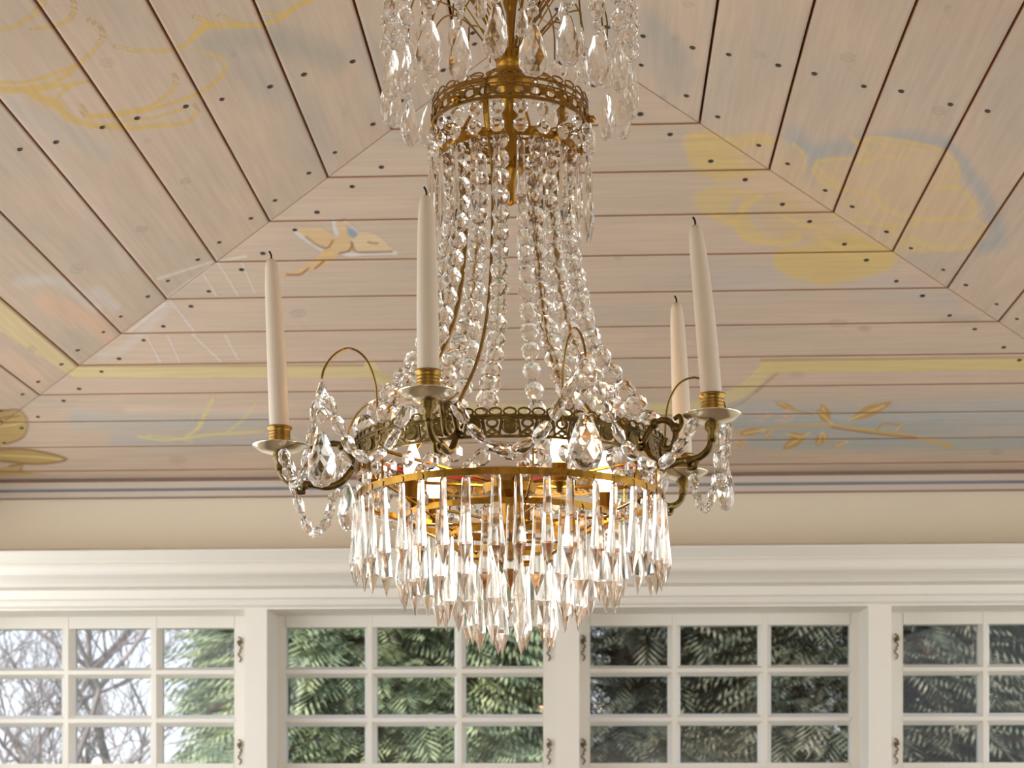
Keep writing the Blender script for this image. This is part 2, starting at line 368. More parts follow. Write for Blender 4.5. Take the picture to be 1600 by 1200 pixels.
# trompe-l'oeil frame
stroke([(-40, 455), (0, 492), (60, 540), (112, 578)], [50, 46, 32, 20], (226, 206, 156), .8, .25, curve=False)
stroke([(-40, 432), (0, 468), (122, 573)], 5, (172, 140, 92), .6, .6, curve=False)
stroke([(118, 581), (585, 581)], 20, (222, 204, 150), .85, .25, curve=False); stroke([(118, 572), (585, 571)], 4, (170, 138, 84), .55, .6, curve=False)
stroke([(578, 572), (592, 588), (618, 603), (660, 618), (700, 632), (760, 640), (900, 642), (1020, 640), (1090, 634), (1140, 620), (1172, 600), (1198, 574)], 22, (222, 204, 152), .85, .25)
stroke([(1180, 612), (1216, 582)], 5, (176, 146, 84), .6, .7, curve=False); stroke([(1100, 645), (1150, 634), (1190, 606)], 4, (176, 146, 84), .5, .7)
stroke([(1196, 573), (1420, 571), (1640, 568)], 21, (220, 198, 136), .88, .25, curve=False); stroke([(1190, 563), (1640, 558)], 4, (176, 140, 84), .55, .6, curve=False)
stroke([(585, 582), (610, 592)], 18, (196, 172, 116), .5, .8, curve=False)
# clouds, upper left: loose yellow brush lines
for p, w in [
    ([(-20, 138), (30, 140), (80, 132), (115, 108), (140, 85), (160, 60), (155, 42), (138, 30)], [16, 18, 14, 9, 7, 8, 5, 3]),
    ([(-20, 128), (40, 128), (100, 110), (130, 96)], 8), ([(40, 145), (90, 135), (135, 128)], 8),
    ([(50, 148), (90, 165), (110, 185), (150, 196), (200, 200), (250, 196), (290, 192), (308, 175), (300, 160)], [22, 22, 16, 12, 12, 10, 8, 8, 4]),
    ([(85, 160), (98, 145), (110, 135), (130, 128)], 8), ([(125, 165), (140, 182), (180, 178), (230, 168), (262, 148), (275, 130), (272, 115)], [6, 12, 14, 9, 8, 9, 4]),
    ([(180, 182), (240, 170), (300, 150), (335, 130), (352, 108), (345, 92), (320, 82), (300, 78)], [8, 8, 9, 10, 9, 8, 5, 3]),
    ([(180, 72), (220, 80), (262, 78), (290, 70), (310, 50), (330, 38)], [3, 7, 7, 9, 16, 10]), ([(300, 62), (320, 40), (360, 40), (410, 38), (440, 28), (460, 12), (500, -8)], [10, 20, 12, 9, 14, 14, 12]),
    ([(302, 25), (340, 38), (380, 42)], [6, 10, 6]), ([(340, 22), (370, 36), (400, 40)], [4, 8, 5]), ([(400, 20), (440, 20), (500, -4)], 6),
    ([(-20, 48), (20, 42), (55, 20), (75, -10)], [5, 8, 10, 8]), ([(50, 45), (90, 40), (115, 20), (112, -10)], [4, 8, 8, 6]), ([(140, 200), (200, 190), (250, 182), (290, 168)], 6)]:
    stroke(p, w, (216, 184, 118), .95, .7)
# clouds, right
poly([(1270, 270), (1290, 250), (1330, 250), (1335, 220), (1370, 215), (1430, 225), (1480, 235), (1498, 265), (1490, 295), (1520, 315), (1525, 345), (1500, 350), (1535, 365), (1500, 385), (1460, 390), (1420, 375), (1380, 350), (1320, 330), (1290, 305)], TAN, .7, 10)
poly([(1065, 225), (1085, 205), (1120, 210), (1140, 225), (1175, 208), (1230, 220), (1258, 240), (1255, 280), (1290, 300), (1330, 345), (1400, 360), (1440, 385), (1410, 395), (1340, 390), (1290, 385), (1240, 345), (1180, 290), (1110, 270)], TAN, .62, 10)
poly([(1070, 215), (1100, 203), (1130, 215), (1125, 240), (1150, 260), (1180, 268), (1150, 284), (1110, 280), (1080, 262)], YEL2, .6, 8)
poly([(1130, 215), (1170, 208), (1220, 215), (1200, 225), (1150, 235), (1160, 258), (1200, 268), (1150, 262), (1120, 240)], YEL2, .55, 8)
poly([(1082, 318), (1090, 300), (1130, 290), (1170, 298), (1140, 320), (1150, 350), (1130, 350), (1095, 335)], YEL2, .55, 8)
poly([(1145, 340), (1170, 300), (1190, 298), (1170, 330), (1180, 355), (1220, 370), (1250, 355), (1240, 376), (1200, 382), (1160, 372)], YEL2, .6, 7)
poly([(1205, 405), (1220, 390), (1280, 380), (1330, 365), (1400, 395), (1395, 415), (1360, 432), (1300, 444), (1260, 440), (1220, 425)], YEL2, .78, 8)
poly([(1180, 300), (1240, 310), (1300, 350), (1330, 380), (1250, 380), (1190, 350)], (212, 182, 132), .5, 14)
for p, w in [
    ([(1330, 215), (1350, 232), (1355, 240)], 8), ([(1335, 222), (1370, 215), (1420, 222), (1470, 235), (1497, 262), (1492, 290), (1460, 295)], 6),
    ([(1345, 218), (1400, 228), (1440, 235)], 5), ([(1348, 260), (1370, 245), (1420, 248)], 4), ([(1270, 265), (1280, 252), (1320, 248), (1360, 252)], 7),
    ([(1270, 265), (1285, 285), (1330, 298), (1360, 300)], 6), ([(1275, 258), (1290, 275), (1310, 285)], 6), ([(1368, 305), (1385, 328), (1430, 342), (1480, 342), (1515, 340), (1525, 325), (1505, 300), (1480, 290)], 8),
    ([(1425, 372), (1460, 388), (1510, 385), (1538, 360), (1530, 348)], 10), ([(1330, 335), (1370, 350), (1400, 360)], 6), ([(1300, 335), (1330, 345), (1380, 352), (1430, 350)], 5),
    ([(1385, 350), (1420, 385), (1445, 392)], 9), ([(1120, 215), (1150, 225), (1160, 255)], 8), ([(1085, 210), (1110, 230), (1115, 255)], 6), ([(1240, 225), (1258, 245), (1255, 265)], 6),
    ([(1110, 335), (1150, 345), (1160, 325), (1190, 305)], 8), ([(1210, 330), (1250, 350), (1300, 360)], 6), ([(1280, 370), (1330, 400), (1390, 395)], 10), ([(1145, 345), (1165, 372), (1215, 380), (1250, 372)], 10)]:
    stroke(p, w*1.35, YEL, .75, .8)
# the bird
WH = (226, 224, 222)
stroke([(462, 362), (480, 376), (502, 390)], 9, WH, .8, .7); stroke([(528, 390), (545, 398), (580, 395), (618, 395)], 9, WH, .8, .7); stroke([(521, 345), (523, 358), (528, 368)], 10, WH, .8, .7); stroke([(536, 343), (552, 356), (560, 364)], 5, WH, .5, .8)
GO = (224, 192, 142)
poly([(459, 357), (478, 357), (500, 356), (518, 366), (524, 378), (512, 387), (498, 384), (480, 373)], GO, .9, 3)
poly([(524, 375), (530, 362), (528, 350), (533, 344), (540, 348), (542, 360), (552, 372), (548, 390), (528, 397), (500, 402), (508, 390)], GO, .9, 3)
poly([(548, 368), (570, 362), (590, 368), (605, 382), (619, 394), (590, 392), (565, 394), (552, 388)], (228, 202, 160), .9, 3)
poly([(542, 356), (552, 358), (559, 366), (552, 372), (544, 366)], (140, 164, 184), .85, 3)
stroke([(510, 396), (490, 412), (468, 424), (440, 430)], [12, 12, 8, 3], (226, 188, 130), .9, .4); stroke([(525, 398), (505, 412), (488, 424)], [10, 9, 3], (224, 186, 130), .8, .5)
for p, w in [([(478, 370), (495, 383), (512, 387), (520, 376)], 3), ([(530, 396), (545, 392), (550, 382), (548, 378)], 4), ([(550, 380), (556, 393), (575, 394), (612, 393)], 3), ([(448, 429), (468, 429), (482, 420)], 3), ([(492, 420), (506, 408)], 3), ([(532, 344), (538, 343)], 4), ([(575, 378), (582, 380), (590, 380)], 2)]:
    stroke(p, w, (150, 98, 74), .75, .7)
# leafy branch on the right
BR = (196, 152, 84)
stroke([(1120, 680), (1180, 672), (1240, 666), (1300, 665), (1350, 672), (1400, 678), (1450, 688), (1485, 697)], [5, 5, 5, 6, 7, 7, 7, 9], (212, 178, 112), .9, .5)
stroke([(1300, 668), (1370, 678), (1430, 684)], 3, (168, 120, 70), .7, .7)
def leaf(a, b_, w, c=BR, vein=True):
    a = np.array(a, float); b_ = np.array(b_, float); d = b_-a; nrm = np.array([-d[1], d[0]])/np.hypot(*d)*w/2
    poly([a, a+d*.3+nrm*.85, a+d*.6+nrm, b_, a+d*.6-nrm, a+d*.3-nrm*.85], c, .85, 3)
    if vein: stroke([tuple(a), tuple(a+d*.8)], 2, (232, 206, 150), .7, .8, curve=False)
for a, b_, w in [((1325, 657), (1395, 628), 17), ((1295, 660), (1283, 632), 16), ((1300, 662), (1276, 640), 12), ((1248, 644), (1210, 627), 10), ((1265, 676), (1222, 702), 16), ((1284, 676), (1278, 698), 14), ((1287, 676), (1292, 694), 12), ((1230, 678), (1255, 684), 10), ((1195, 672), (1155, 678), 12), ((1205, 674), (1195, 684), 8), ((1150, 690), (1165, 700), 8), ((1325, 690), (1300, 698), 6), ((1400, 672), (1412, 662), 6)]:
    leaf(a, b_, w)
stroke([(1215, 632), (1240, 640), (1270, 648)], 3, BR, .7, .7); stroke([(1370, 672), (1380, 662), (1405, 664)], 3, BR, .7, .7); stroke([(1180, 700), (1230, 712), (1290, 708), (1320, 692)], 3, (214, 190, 140), .6, .8)
for i in range(26): 
    x = 1180+pr.random()*60; y = 640+pr.random()*20; stroke([(x, y), (x+5, y)], 4, (226, 186, 156), .6, .8, curve=False)
# pale yellow branch on the left
PYL = (222, 208, 150)
stroke([(215, 682), (260, 688), (320, 680), (380, 676), (410, 674)], [2, 4, 6, 6, 4], PYL, .85, .6); stroke([(290, 682), (310, 668), (322, 645), (334, 618)], [4, 8, 6, 3], PYL, .85, .6)
stroke([(310, 668), (318, 650), (332, 625)], 9, PYL, .6, .7); stroke([(355, 675), (380, 655), (400, 630)], [5, 7, 3], PYL, .6, .7); stroke([(230, 680), (270, 684), (300, 690)], 5, PYL, .6, .7); stroke([(445, 672), (470, 690), (520, 700)], 4, PYL, .6, .7)
stroke([(300, 655), (305, 640)], 5, PYL, .6, .8, curve=False)
# gilded corner leaves far left
GB = (190, 160, 92); DKB = (132, 98, 58)
poly([(-30, 644), (10, 640), (34, 645), (42, 660), (36, 682), (15, 692), (-30, 698)], GB, .85, 4); stroke([(0, 642), (30, 641), (43, 660), (36, 683), (10, 694)], 4, DKB, .6, .7); stroke([(-10, 668), (20, 664), (36, 660)], 4, (226, 204, 140), .6, .8); stroke([(-10, 655), (10, 652), (30, 650)], 3, DKB, .5, .8)
poly([(-30, 704), (20, 702), (60, 704), (104, 718), (60, 725), (10, 722), (-30, 716)], GB, .88, 3); stroke([(-20, 704), (40, 702), (104, 717), (60, 725), (0, 720)], 3, DKB, .7, .7); stroke([(-10, 711), (60, 714), (95, 718)], 3, (228, 206, 144), .7, .8)
poly([(-20, 735), (15, 728), (32, 724), (34, 734), (70, 742), (-20, 742)], GB, .8, 3); stroke([(15, 728), (34, 726), (32, 735)], 3, DKB, .6, .7)
# knots, pencil-grey rings in the wood
for x, y, w, h, a in [(290, 283, 14, 8, .5), (222, 358, 16, 8, .5), (168, 98, 20, 12, .35), (466, 490, 22, 10, .45), (278, 718, 24, 8, .4), (1187, 86, 16, 10, .3), (1467, 173, 16, 12, .45), (1325, 90, 22, 12, .4), (1036, 152, 12, 6, .3), (1075, 7, 14, 8, .4), (1056, 60, 14, 6, .3), (1310, 505, 26, 8, .4), (1350, 513, 18, 5, .5), (120, 420, 18, 14, .4), (50, 545, 12, 8, .4), (1480, 12, 10, 8, .4), (1558, 706, 20, 8, .4), (965, 402, 12, 6, .4), (1245, 586, 24, 6, .3), (364, 86, 8, 8, .3), (540, 178, 6, 30, .2), (1500, 500, 60, 6, .2), (230, 220, 10, 6, .3)]:
    th = np.linspace(0, 2*math.pi, 9); stroke([(x+w/2*math.cos(t), y+h/2*math.sin(t)) for t in th], max(3, w*.22), (150, 140, 136), a*.8, .95)
    stroke([(x-w*.2, y), (x+w*.2, y)], h*.5, (140, 128, 120), a*.7, .9, curve=False)
    stroke([(x-w*.1, y+h), (x+w*.6, y+h*2.2)], h*.5, (196, 160, 140), a*.4, .9, curve=False)
# grey halo where the nails were primed
me = bpy.data.meshes.new('ceiling'); me.vertices.add(len(V)); me.vertices.foreach_set('co', V.astype(np.float32).ravel())
me.loops.add(FA.size); me.loops.foreach_set('vertex_index', FA.ravel()); me.polygons.add(len(FA))
me.polygons.foreach_set('loop_start', np.arange(0, FA.size, 4, dtype=np.int32)); me.polygons.foreach_set('loop_total', np.full(len(FA), 4, dtype=np.int32))
me.polygons.foreach_set('material_index', MA.astype(np.int32)); me.update(calc_edges=True); me.validate()
ca = me.attributes.new('paint', 'FLOAT_COLOR', 'POINT'); ca.data.foreach_set('color', np.concatenate([col, alp[:, None]], 1).astype(np.float32).ravel())
ga = me.attributes.new('grain', 'FLOAT_VECTOR', 'POINT'); ga.data.foreach_set('vector', GA.astype(np.float32).ravel())
for q in ('planks', 'edge', 'gap', 'nail'): me.materials.append(M[q])
ceil = bpy.data.objects.new('ceiling', me); COL.objects.link(ceil); tag(ceil, 'white-washed plank ceiling with painted clouds, bird and branches', kind='structure')

# ------------------------------------------------------------------ walls, cornice, windows
WY = 4.36; WF = 4.34; SY = 4.49            # frieze plane, wall face between windows, sash plane
XA, XB = XL-.062+.002, XR+.062-.002
ZTOPW = Z_at(771, WY)
OP = [(-96, 382), (417, 868), (905, 1357), (1393, 1846)]
OPX = [(X_at(a, WF), X_at(b_, WF)) for a, b_ in OP]
OPX[0] = (XA+.03, OPX[0][1]); OPX[3] = (OPX[3][0], XB-.03)
ZH = Z_at(949, WF); ZS = Z_at(1222, WF)
w = MB()
w.box(XA-.2, XB+.2, WF, 4.62, ZH, Z_at(880, WF))
w.box(XA-.2, XB+.2, WF, 4.62, 0, ZS)
xs = [XA-.2] + [v for p in OPX for v in p] + [XB+.2]
for i in range(0, len(xs), 2): w.box(xs[i], xs[i+1], WF, 4.62, ZS, ZH)
w.box(XA-.2, XB+.2, WY, 4.62, Z_at(880, WF), ZTOPW+.001, 1)
w.box(XA-.2, XB+.2, WY+.02, 4.62, ZTOPW+.001, Z0+.05, 1)
tag(w.build('wall_back', [M['white'], M['frieze']]), 'cream wall with beige frieze above the windows', kind='structure')
# painted moulding under the planks
t = MB()
def zy(y, off): return Z_at(y, WY-off)
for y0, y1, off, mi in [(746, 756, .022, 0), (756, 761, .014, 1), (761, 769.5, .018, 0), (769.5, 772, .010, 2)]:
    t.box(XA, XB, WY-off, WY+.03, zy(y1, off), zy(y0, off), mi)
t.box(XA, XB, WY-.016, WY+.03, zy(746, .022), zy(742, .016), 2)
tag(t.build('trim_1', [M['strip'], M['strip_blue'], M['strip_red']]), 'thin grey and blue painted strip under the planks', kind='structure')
# cornice
prof = [(0, 851), (.140, 854), (.140, 856.5), (.136, 858), (.104, 872), (.102, 874.5), (.108, 875.5), (.110, 880), (.109, 888), (.104, 892), (.098, 894), (.072, 900), (.056, 906), (.046, 912), (.034, 914.0), (.034, 915.5), (.050, 917), (.049, 931), (.044, 932.5), (.036, 934), (.036, 935.5), (.038, 936.5), (.034, 942), (.024, 946)]
pv = []
for off, y in prof: pv.append((WY-off, Z_at(y, WY-off)))
pv.append((WY, pv[-1][1]))
t = MB()
n_ = len(pv); vs = [(XA, a, b_) for a, b_ in pv]+[(XB, a, b_) for a, b_ in pv]
t.add(vs, [(i, (i+1) % n_, n_+(i+1) % n_, n_+i) for i in range(n_)] + [tuple(range(n_-1, -1, -1)), tuple(range(n_, 2*n_))])
tag(t.build('trim_2', [M['white']]), 'cream moulded cornice running above the windows', kind='structure')
def hinge_mesh():
    h = MB()
    h.tube([(0, 0, .012), (0, -.010, .012)], [.005, .0062], 8); h.lathe([(0.001, -.006), (.006, -.004), (.0075, 0), (.005, .004), (.001, .006)], 10, (0, -.010, .012))
    h.tube(crom([(-.004, -.004, .026), (.004, -.006, .018), (-.004, -.006, .008), (.004, -.005, -.002), (-.002, -.004, -.010)], 5), .0022, 6)
    h.tube(crom([(.002, -.004, -.012), (-.005, -.005, -.020), (.003, -.005, -.030), (-.002, -.004, -.040)], 5), .002, 6)
    o = h.build('hinge', [M['hinge']]); me_ = o.data; bpy.data.objects.remove(o); return me_
HM = hinge_mesh()
COLS = [[(-22, 96), (118, 234), (254, 368)], [(448, 570), (589, 710), (728, 849)], [(922, 1043), (1063, 1184), (1205, 1327)], [(1409, 1528), (1546, 1667), (1687, 1808)]]
ROWS = [(979, 1040), (1057, 1115.5), (1134, 1192.5)]
for wi in range(4):
    root = empty('window_%d' % (wi+1), ((OPX[wi][0]+OPX[wi][1])/2, SY, ZS)); tag(root, kind='structure')
    ox, oz = root.location.x, root.location.z
    cx = [(X_at(a, SY+.015), X_at(b_, SY+.015)) for a, b_ in COLS[wi]]; cz = [(Z_at(b_, SY+.015, 945), Z_at(a, SY+.015, 945)) for a, b_ in ROWS]
    f = MB(); X0, X1 = OPX[wi]; xs = [X0] + [v for c in cx for v in c] + [X1]
    zs = [ZS] + [v for c in reversed(cz) for v in c] + [ZH]
    def member(a, b_, c, d, front=.0, edge=.006):
        # a bar with bevelled inner edges
        f.box(a-ox, b_-ox, -.002+front, .040, c-oz, d-oz)
    for i in range(0, len(xs), 2):
        e1 = xs[i]; e2 = xs[i+1]
        if i in (0, len(xs)-2): member(e1, e2, ZS, ZH)
        else:   # tapered muntin
            mid = (e1+e2)/2
            f.add([(e1-ox, .018, zs[0]-oz), (mid-.005-ox, -.004, zs[0]-oz), (mid+.005-ox, -.004, zs[0]-oz), (e2-ox, .018, zs[0]-oz), (e2-ox, .034, zs[0]-oz), (e1-ox, .034, zs[0]-oz),
                   (e1-ox, .018, zs[-1]-oz), (mid-.005-ox, -.004, zs[-1]-oz), (mid+.005-ox, -.004, zs[-1]-oz), (e2-ox, .018, zs[-1]-oz), (e2-ox, .034, zs[-1]-oz), (e1-ox, .034, zs[-1]-oz)],
                  [(0, 1, 7, 6), (1, 2, 8, 7), (2, 3, 9, 8), (3, 4, 10, 9), (4, 5, 11, 10), (5, 0, 6, 11)])
    for i in range(0, len(zs), 2):
        e1 = zs[i]; e2 = zs[i+1]; a, b_ = xs[1]-.001-ox, xs[-2]+.001-ox
        if i in (0, len(zs)-2): f.box(a, b_, -.002, .040, e1-oz, e2-oz)
        else:
            mid = (e1+e2)/2-oz
            f.add([(a, .018, e1-oz), (a, -.0035, mid-.005), (a, -.0035, mid+.005), (a, .018, e2-oz), (a, .034, e2-oz), (a, .034, e1-oz),
                   (b_, .018, e1-oz), (b_, -.0035, mid-.005), (b_, -.0035, mid+.005), (b_, .018, e2-oz), (b_, .034, e2-oz), (b_, .034, e1-oz)],
                  [(0, 6, 7, 1), (1, 7, 8, 2), (2, 8, 9, 3), (3, 9, 10, 4), (4, 10, 11, 5), (5, 11, 6, 0)])
    f.build('sash_frame', [M['white']], root)
    g = MB()
    for a, b_ in cx:
        for c, d in cz: g.add([(a-.003-ox, .020, c-.003-oz), (b_+.003-ox, .020, c-.003-oz), (b_+.003-ox, .020, d+.003-oz), (a-.003-ox, .020, d+.003-oz)], [(0, 1, 2, 3)])
    g.build('glass', [M['pane']], root)
    hx = {0: [375], 1: [858], 2: [912], 3: [1401]}[wi]
    for x in hx:
        for y in (1008, 1170):
            place('hinge', HM, root, (X_at(x, SY-.01)-ox, -.004, Z_at(y, SY-.01)-oz))
# other walls, floor
def side_wall(name, x, s):
    w = MB(); t_ = .2*s
    a, b_ = sorted((x, x+t_))
    zo0, zo1 = 1.15, 2.30
    w.box(a, b_, YN, 4.6, 0, zo0); w.box(a, b_, YN, 4.6, zo1, Z0+.06)
    ys = [YN-.2, -.95, -.1, 0.05, .9, 1.05, 1.9, 2.05, 2.9, 3.05, 3.9, 4.62]
    for i in range(0, len(ys), 2): w.box(a, b_, ys[i], ys[i+1], zo0, zo1)
    tag(w.build(name, [M['wallplain']]), kind='structure')
    for k in range(5):
        y0, y1 = ys[2*k+1], ys[2*k+2]
        r = empty('window_%d' % (5+k+(0 if s < 0 else 5)), (x+t_*.6, (y0+y1)/2, zo0)); tag(r, kind='structure')
        f = MB(); h = (y1-y0)/2; H = zo1-zo0
        f.box(-.02, .02, -h, h, 0, .05); f.box(-.02, .02, -h, h, H-.05, H); f.box(-.02, .02, -h, -h+.05, .05, H-.05); f.box(-.02, .02, h-.05, h, .05, H-.05)
        for q in (1, 2): f.box(-.012, .012, -h+2*h*q/3-.012, -h+2*h*q/3+.012, .05, H-.05)
        for q in range(1, 5): f.box(-.012, .012, -h+.05, h-.05, H*q/5-.012, H*q/5+.012)
        f.build('sash_frame', [M['white']], r)
        g = MB(); g.add([(0, -h+.05, .05), (0, h-.05, .05), (0, h-.05, H-.05), (0, -h+.05, H-.05)], [(0, 1, 2, 3)]); g.build('glass', [M['pane']], r)
side_wall('wall_left', XA, -1); side_wall('wall_right', XB, 1)
w = MB(); w.box(XA-.2, XB+.2, YN-.2, YN, 0, 3.1); tag(w.build('wall_front', [M['wallplain']]), kind='structure')
w = MB(); w.box(XA-.2, XB+.2, YN-.2, 4.62, -.1, 0); tag(w.build('floor', [M['floor']]), kind='structure')

# ------------------------------------------------------------------ chandelier
ZM = 1.215                                   # ceiling mount, height over the camera
cxp = (797-800)/F*2.1
CX, CY = cxp*CT-2.1*ST, cxp*ST+2.1*CT
ch = empty('chandelier', (CX, CY, CAMZ-.0019+ZM), TH)
tag(ch, 'brass and crystal chandelier with pointed prisms hanging from the plank ceiling', 'chandelier')
D2R = math.pi/180
def A(r, deg, z): return Vector((r*math.sin(deg*D2R), -r*math.cos(deg*D2R), z-ZM))
def tomesh(mb, name, mats, smooth=False):
    o = mb.build(name, mats, smooth=smooth); q = o.data; bpy.data.objects.remove(o); return q
BR_, CR = M['brass'], M['crystal']
# crystals -------------------------------------------------
def prism_mesh(L, w0, w1):
    b_ = MB(); sec = lambda w, t: [(w*x, t*y) for x, y in ((-1, 0), (-.55, -1), (.55, -1), (1, 0), (.55, 1), (-.55, 1))]
    lv = [(0, w0*.86, w0*.42), (-.004, w0, w0*.5), (-L*.42, w0*.75+w1*.25, (w0*.75+w1*.25)*.6), (-L*.74, w1, w1*.66)]
    vs = []
    for z, w, t in lv: vs += [(x, y, z) for x, y in sec(w, t)]
    vs.append((0, 0, -L)); fs = [(0, 1, 2, 3, 4, 5)]
    for i in range(3):
        for k in range(6): fs.append((i*6+k, (i+1)*6+k, (i+1)*6+(k+1) % 6, i*6+(k+1) % 6))
    for k in range(6): fs.append((18+k, 24, 18+(k+1) % 6))
    b_.add(vs, fs, 0)
    b_.tube([(0.0022*math.cos(a), .0008, .0035+.0042*math.sin(a)) for a in np.linspace(0, 2*math.pi, 9)[:-1]], .0005, 4, 1, closed=True)
    return tomesh(b_, 'prism', [CR, M['brass_dark']])
def facet_lathe(prof, n, flat=1.0, name='bead'):
    """prof of (r,z), rows staggered by half a facet for a cut look"""
    vs = []; rows = []
    for i, (r, z) in enumerate(prof):
        if r < 1e-5: rows.append([len(vs)]); vs.append((0, 0, z)); continue
        st = (i % 2)*.5; rows.append(list(range(len(vs), len(vs)+n)))
        vs += [(r*math.cos(2*math.pi*(k+st)/n), flat*r*math.sin(2*math.pi*(k+st)/n), z) for k in range(n)]
    fs = []
    for i in range(len(rows)-1):
        a, b_ = rows[i], rows[i+1]
        if len(a) == 1:
            for k in range(n): fs.append((a[0], b_[k], b_[(k+1) % n]))
        elif len(b_) == 1:
            for k in range(n): fs.append((a[(k+1) % n], a[k], b_[0]))
        else:
            for k in range(n):
                if i % 2 == 0: fs += [(a[k], b_[k], a[(k+1) % n]), (a[(k+1) % n], b_[k], b_[(k+1) % n])]
                else: fs += [(a[k], b_[(k+1) % n], a[(k+1) % n]), (a[k], b_[k], b_[(k+1) % n])]
    b_ = MB(); b_.add(vs, fs); return b_
OVAL = tomesh(facet_lathe([(0, .0145), (.0045, .0135), (.0094, .0078), (.0114, 0), (.0094, -.0078), (.0045, -.0135), (0, -.0145)], 7), 'oval_bead', [CR])
SLIM = tomesh(facet_lathe([(0, .0142), (.0062, .0108), (.0086, 0), (.0062, -.0108), (0, -.0142)], 6, .70), 'slim_bead', [CR])
PEAR = tomesh(facet_lathe([(0, 0), (.0050, -.004), (.0092, -.014), (.0130, -.025), (.0148, -.035), (.0135, -.045), (.0080, -.052), (0, -.0540)], 9, .58), 'pear_drop', [CR])
BPEAR = tomesh(facet_lathe([(0, 0), (.0065, -.005), (.0120, -.017), (.0172, -.030), (.0198, -.042), (.0180, -.053), (.0105, -.062), (0, -.0650)], 8, .52), 'pear_drop', [CR])
def octa():
    vs = []
    for y, r in ((-.0045, .0048), (0, .0092), (.0045, .0048)):
        vs += [(r*math.cos(math.pi*(k+.5)/4), y, r*math.sin(math.pi*(k+.5)/4)) for k in range(8)]
    fs = [tuple(range(8)), tuple(range(23, 15, -1))]
    for i in range(2):
        for k in range(8): fs.append((i*8+k, (i+1)*8+k, (i+1)*8+(k+1) % 8, i*8+(k+1) % 8))
    b_ = MB(); b_.add(vs, fs); return tomesh(b_, 'octagon_bead', [CR])
OCT = octa()
PR_L = prism_mesh(.100, .0050, .0092); PR_C = prism_mesh(.083, .0044, .0070)
def rz(a): return Quaternion((0, 0, 1), a)
def look(deg): return rz(deg*D2R)
def merged(name, parent, items, label=None, kind='stuff'):
    """many small copies as one mesh"""
    b_ = MB(); mats = []
    for me_, loc, quat, scl in items:
        for q in me_.materials:
            if q not in mats: mats.append(q)
    vs_all, fs_all, ms = [], [], []; k = 0
    for me_, loc, quat, scl in items:
        s3 = scl if isinstance(scl, tuple) else (scl,)*3
        for v in me_.vertices: vs_all.append(tuple(quat @ Vector((v.co.x*s3[0], v.co.y*s3[1], v.co.z*s3[2])) + Vector(loc)))
        for p_ in me_.polygons: fs_all.append(tuple(i+k for i in p_.vertices)); ms.append(mats.index(me_.materials[p_.material_index]))
        k += len(me_.vertices)
    o = link_mesh(name, vs_all, fs_all, mats, parent, fmat=ms); o['kind'] = kind
    if label: o['label'] = label
    return o
# stem -----------------------------------------------------
b_ = MB(); z = lambda q: q-ZM
b_.lathe([(.002, 0), (.045, 0), (.050, -.006), (.044, -.016), (.024, -.026), (.010, -.034), (.006, -.040)], 28)
b_.lathe([(.0045, z(1.19)), (.0045, z(1.00)), (.007, z(.995)), (.009, z(.985)), (.006, z(.975)), (.0045, z(.97)), (.0045, z(.945)), (.010, z(.93)), (.017, z(.922)), (.017, z(.905)), (.011, z(.90)), (.022, z(.893)), (.030, z(.885)), (.0295, z(.882)), (.012, z(.880)), (.0095, z(.84)), (.0095, z(.80)), (.016, z(.79)), (.018, z(.775)), (.010, z(.765)), (.010, z(.742)), (.002, z(.738))], 20)
b_.build('stem', [M['gold']], ch, smooth=True)
# spray wires with drops -----------------------------------
for k in range(22):
    a = -6.3+k*360/22
    w_ = MB(); R = .148; zt = .975
    w_.tube(crom([A(.010, a, .905), A(.022, a, .945), A(.055, a, 1.000), A(.100, a, 1.035), A(.133, a, 1.030), A(R, a, 1.005), A(R+.001, a, zt)], 4), .0011, 5)
    wo_ = w_.build('spray_wire', [BR_], ch)
    tw = pr.uniform(-50, 50)
    place('oval_bead', OVAL, wo_, A(R, a, zt-.016), look(a+tw)@rz(pr.random()), .92)
    place('oval_bead', OVAL, wo_, A(R, a, zt-.046), look(a-tw), .92)
    lo = pr.uniform(-.004, .006) - (.012 if k % 2 else 0)
    if k % 2: place('octagon_bead', OCT, wo_, A(R, a, zt-.068), look(a+tw), .8)
    place('pear_drop', PEAR, wo_, A(R, a, zt-.066+lo), look(a+tw*.8), 1.15)
for k in range(14):
    a = 8+k*360/14; R = .112 if k % 2 else .098
    w_ = MB(); zt = .952 if k % 2 else .935
    w_.tube(crom([A(.012, a, .905), A(.030, a, .935), A(.062, a, .975), A(.090, a, .990), A(R-.004, a, .978), A(R, a, zt)], 4), .0011, 5)
    wo_ = w_.build('spray_wire', [BR_], ch)
    place('pear_drop', PEAR, wo_, A(R, a, zt-.002), look(a+pr.uniform(-60, 60)), .62)
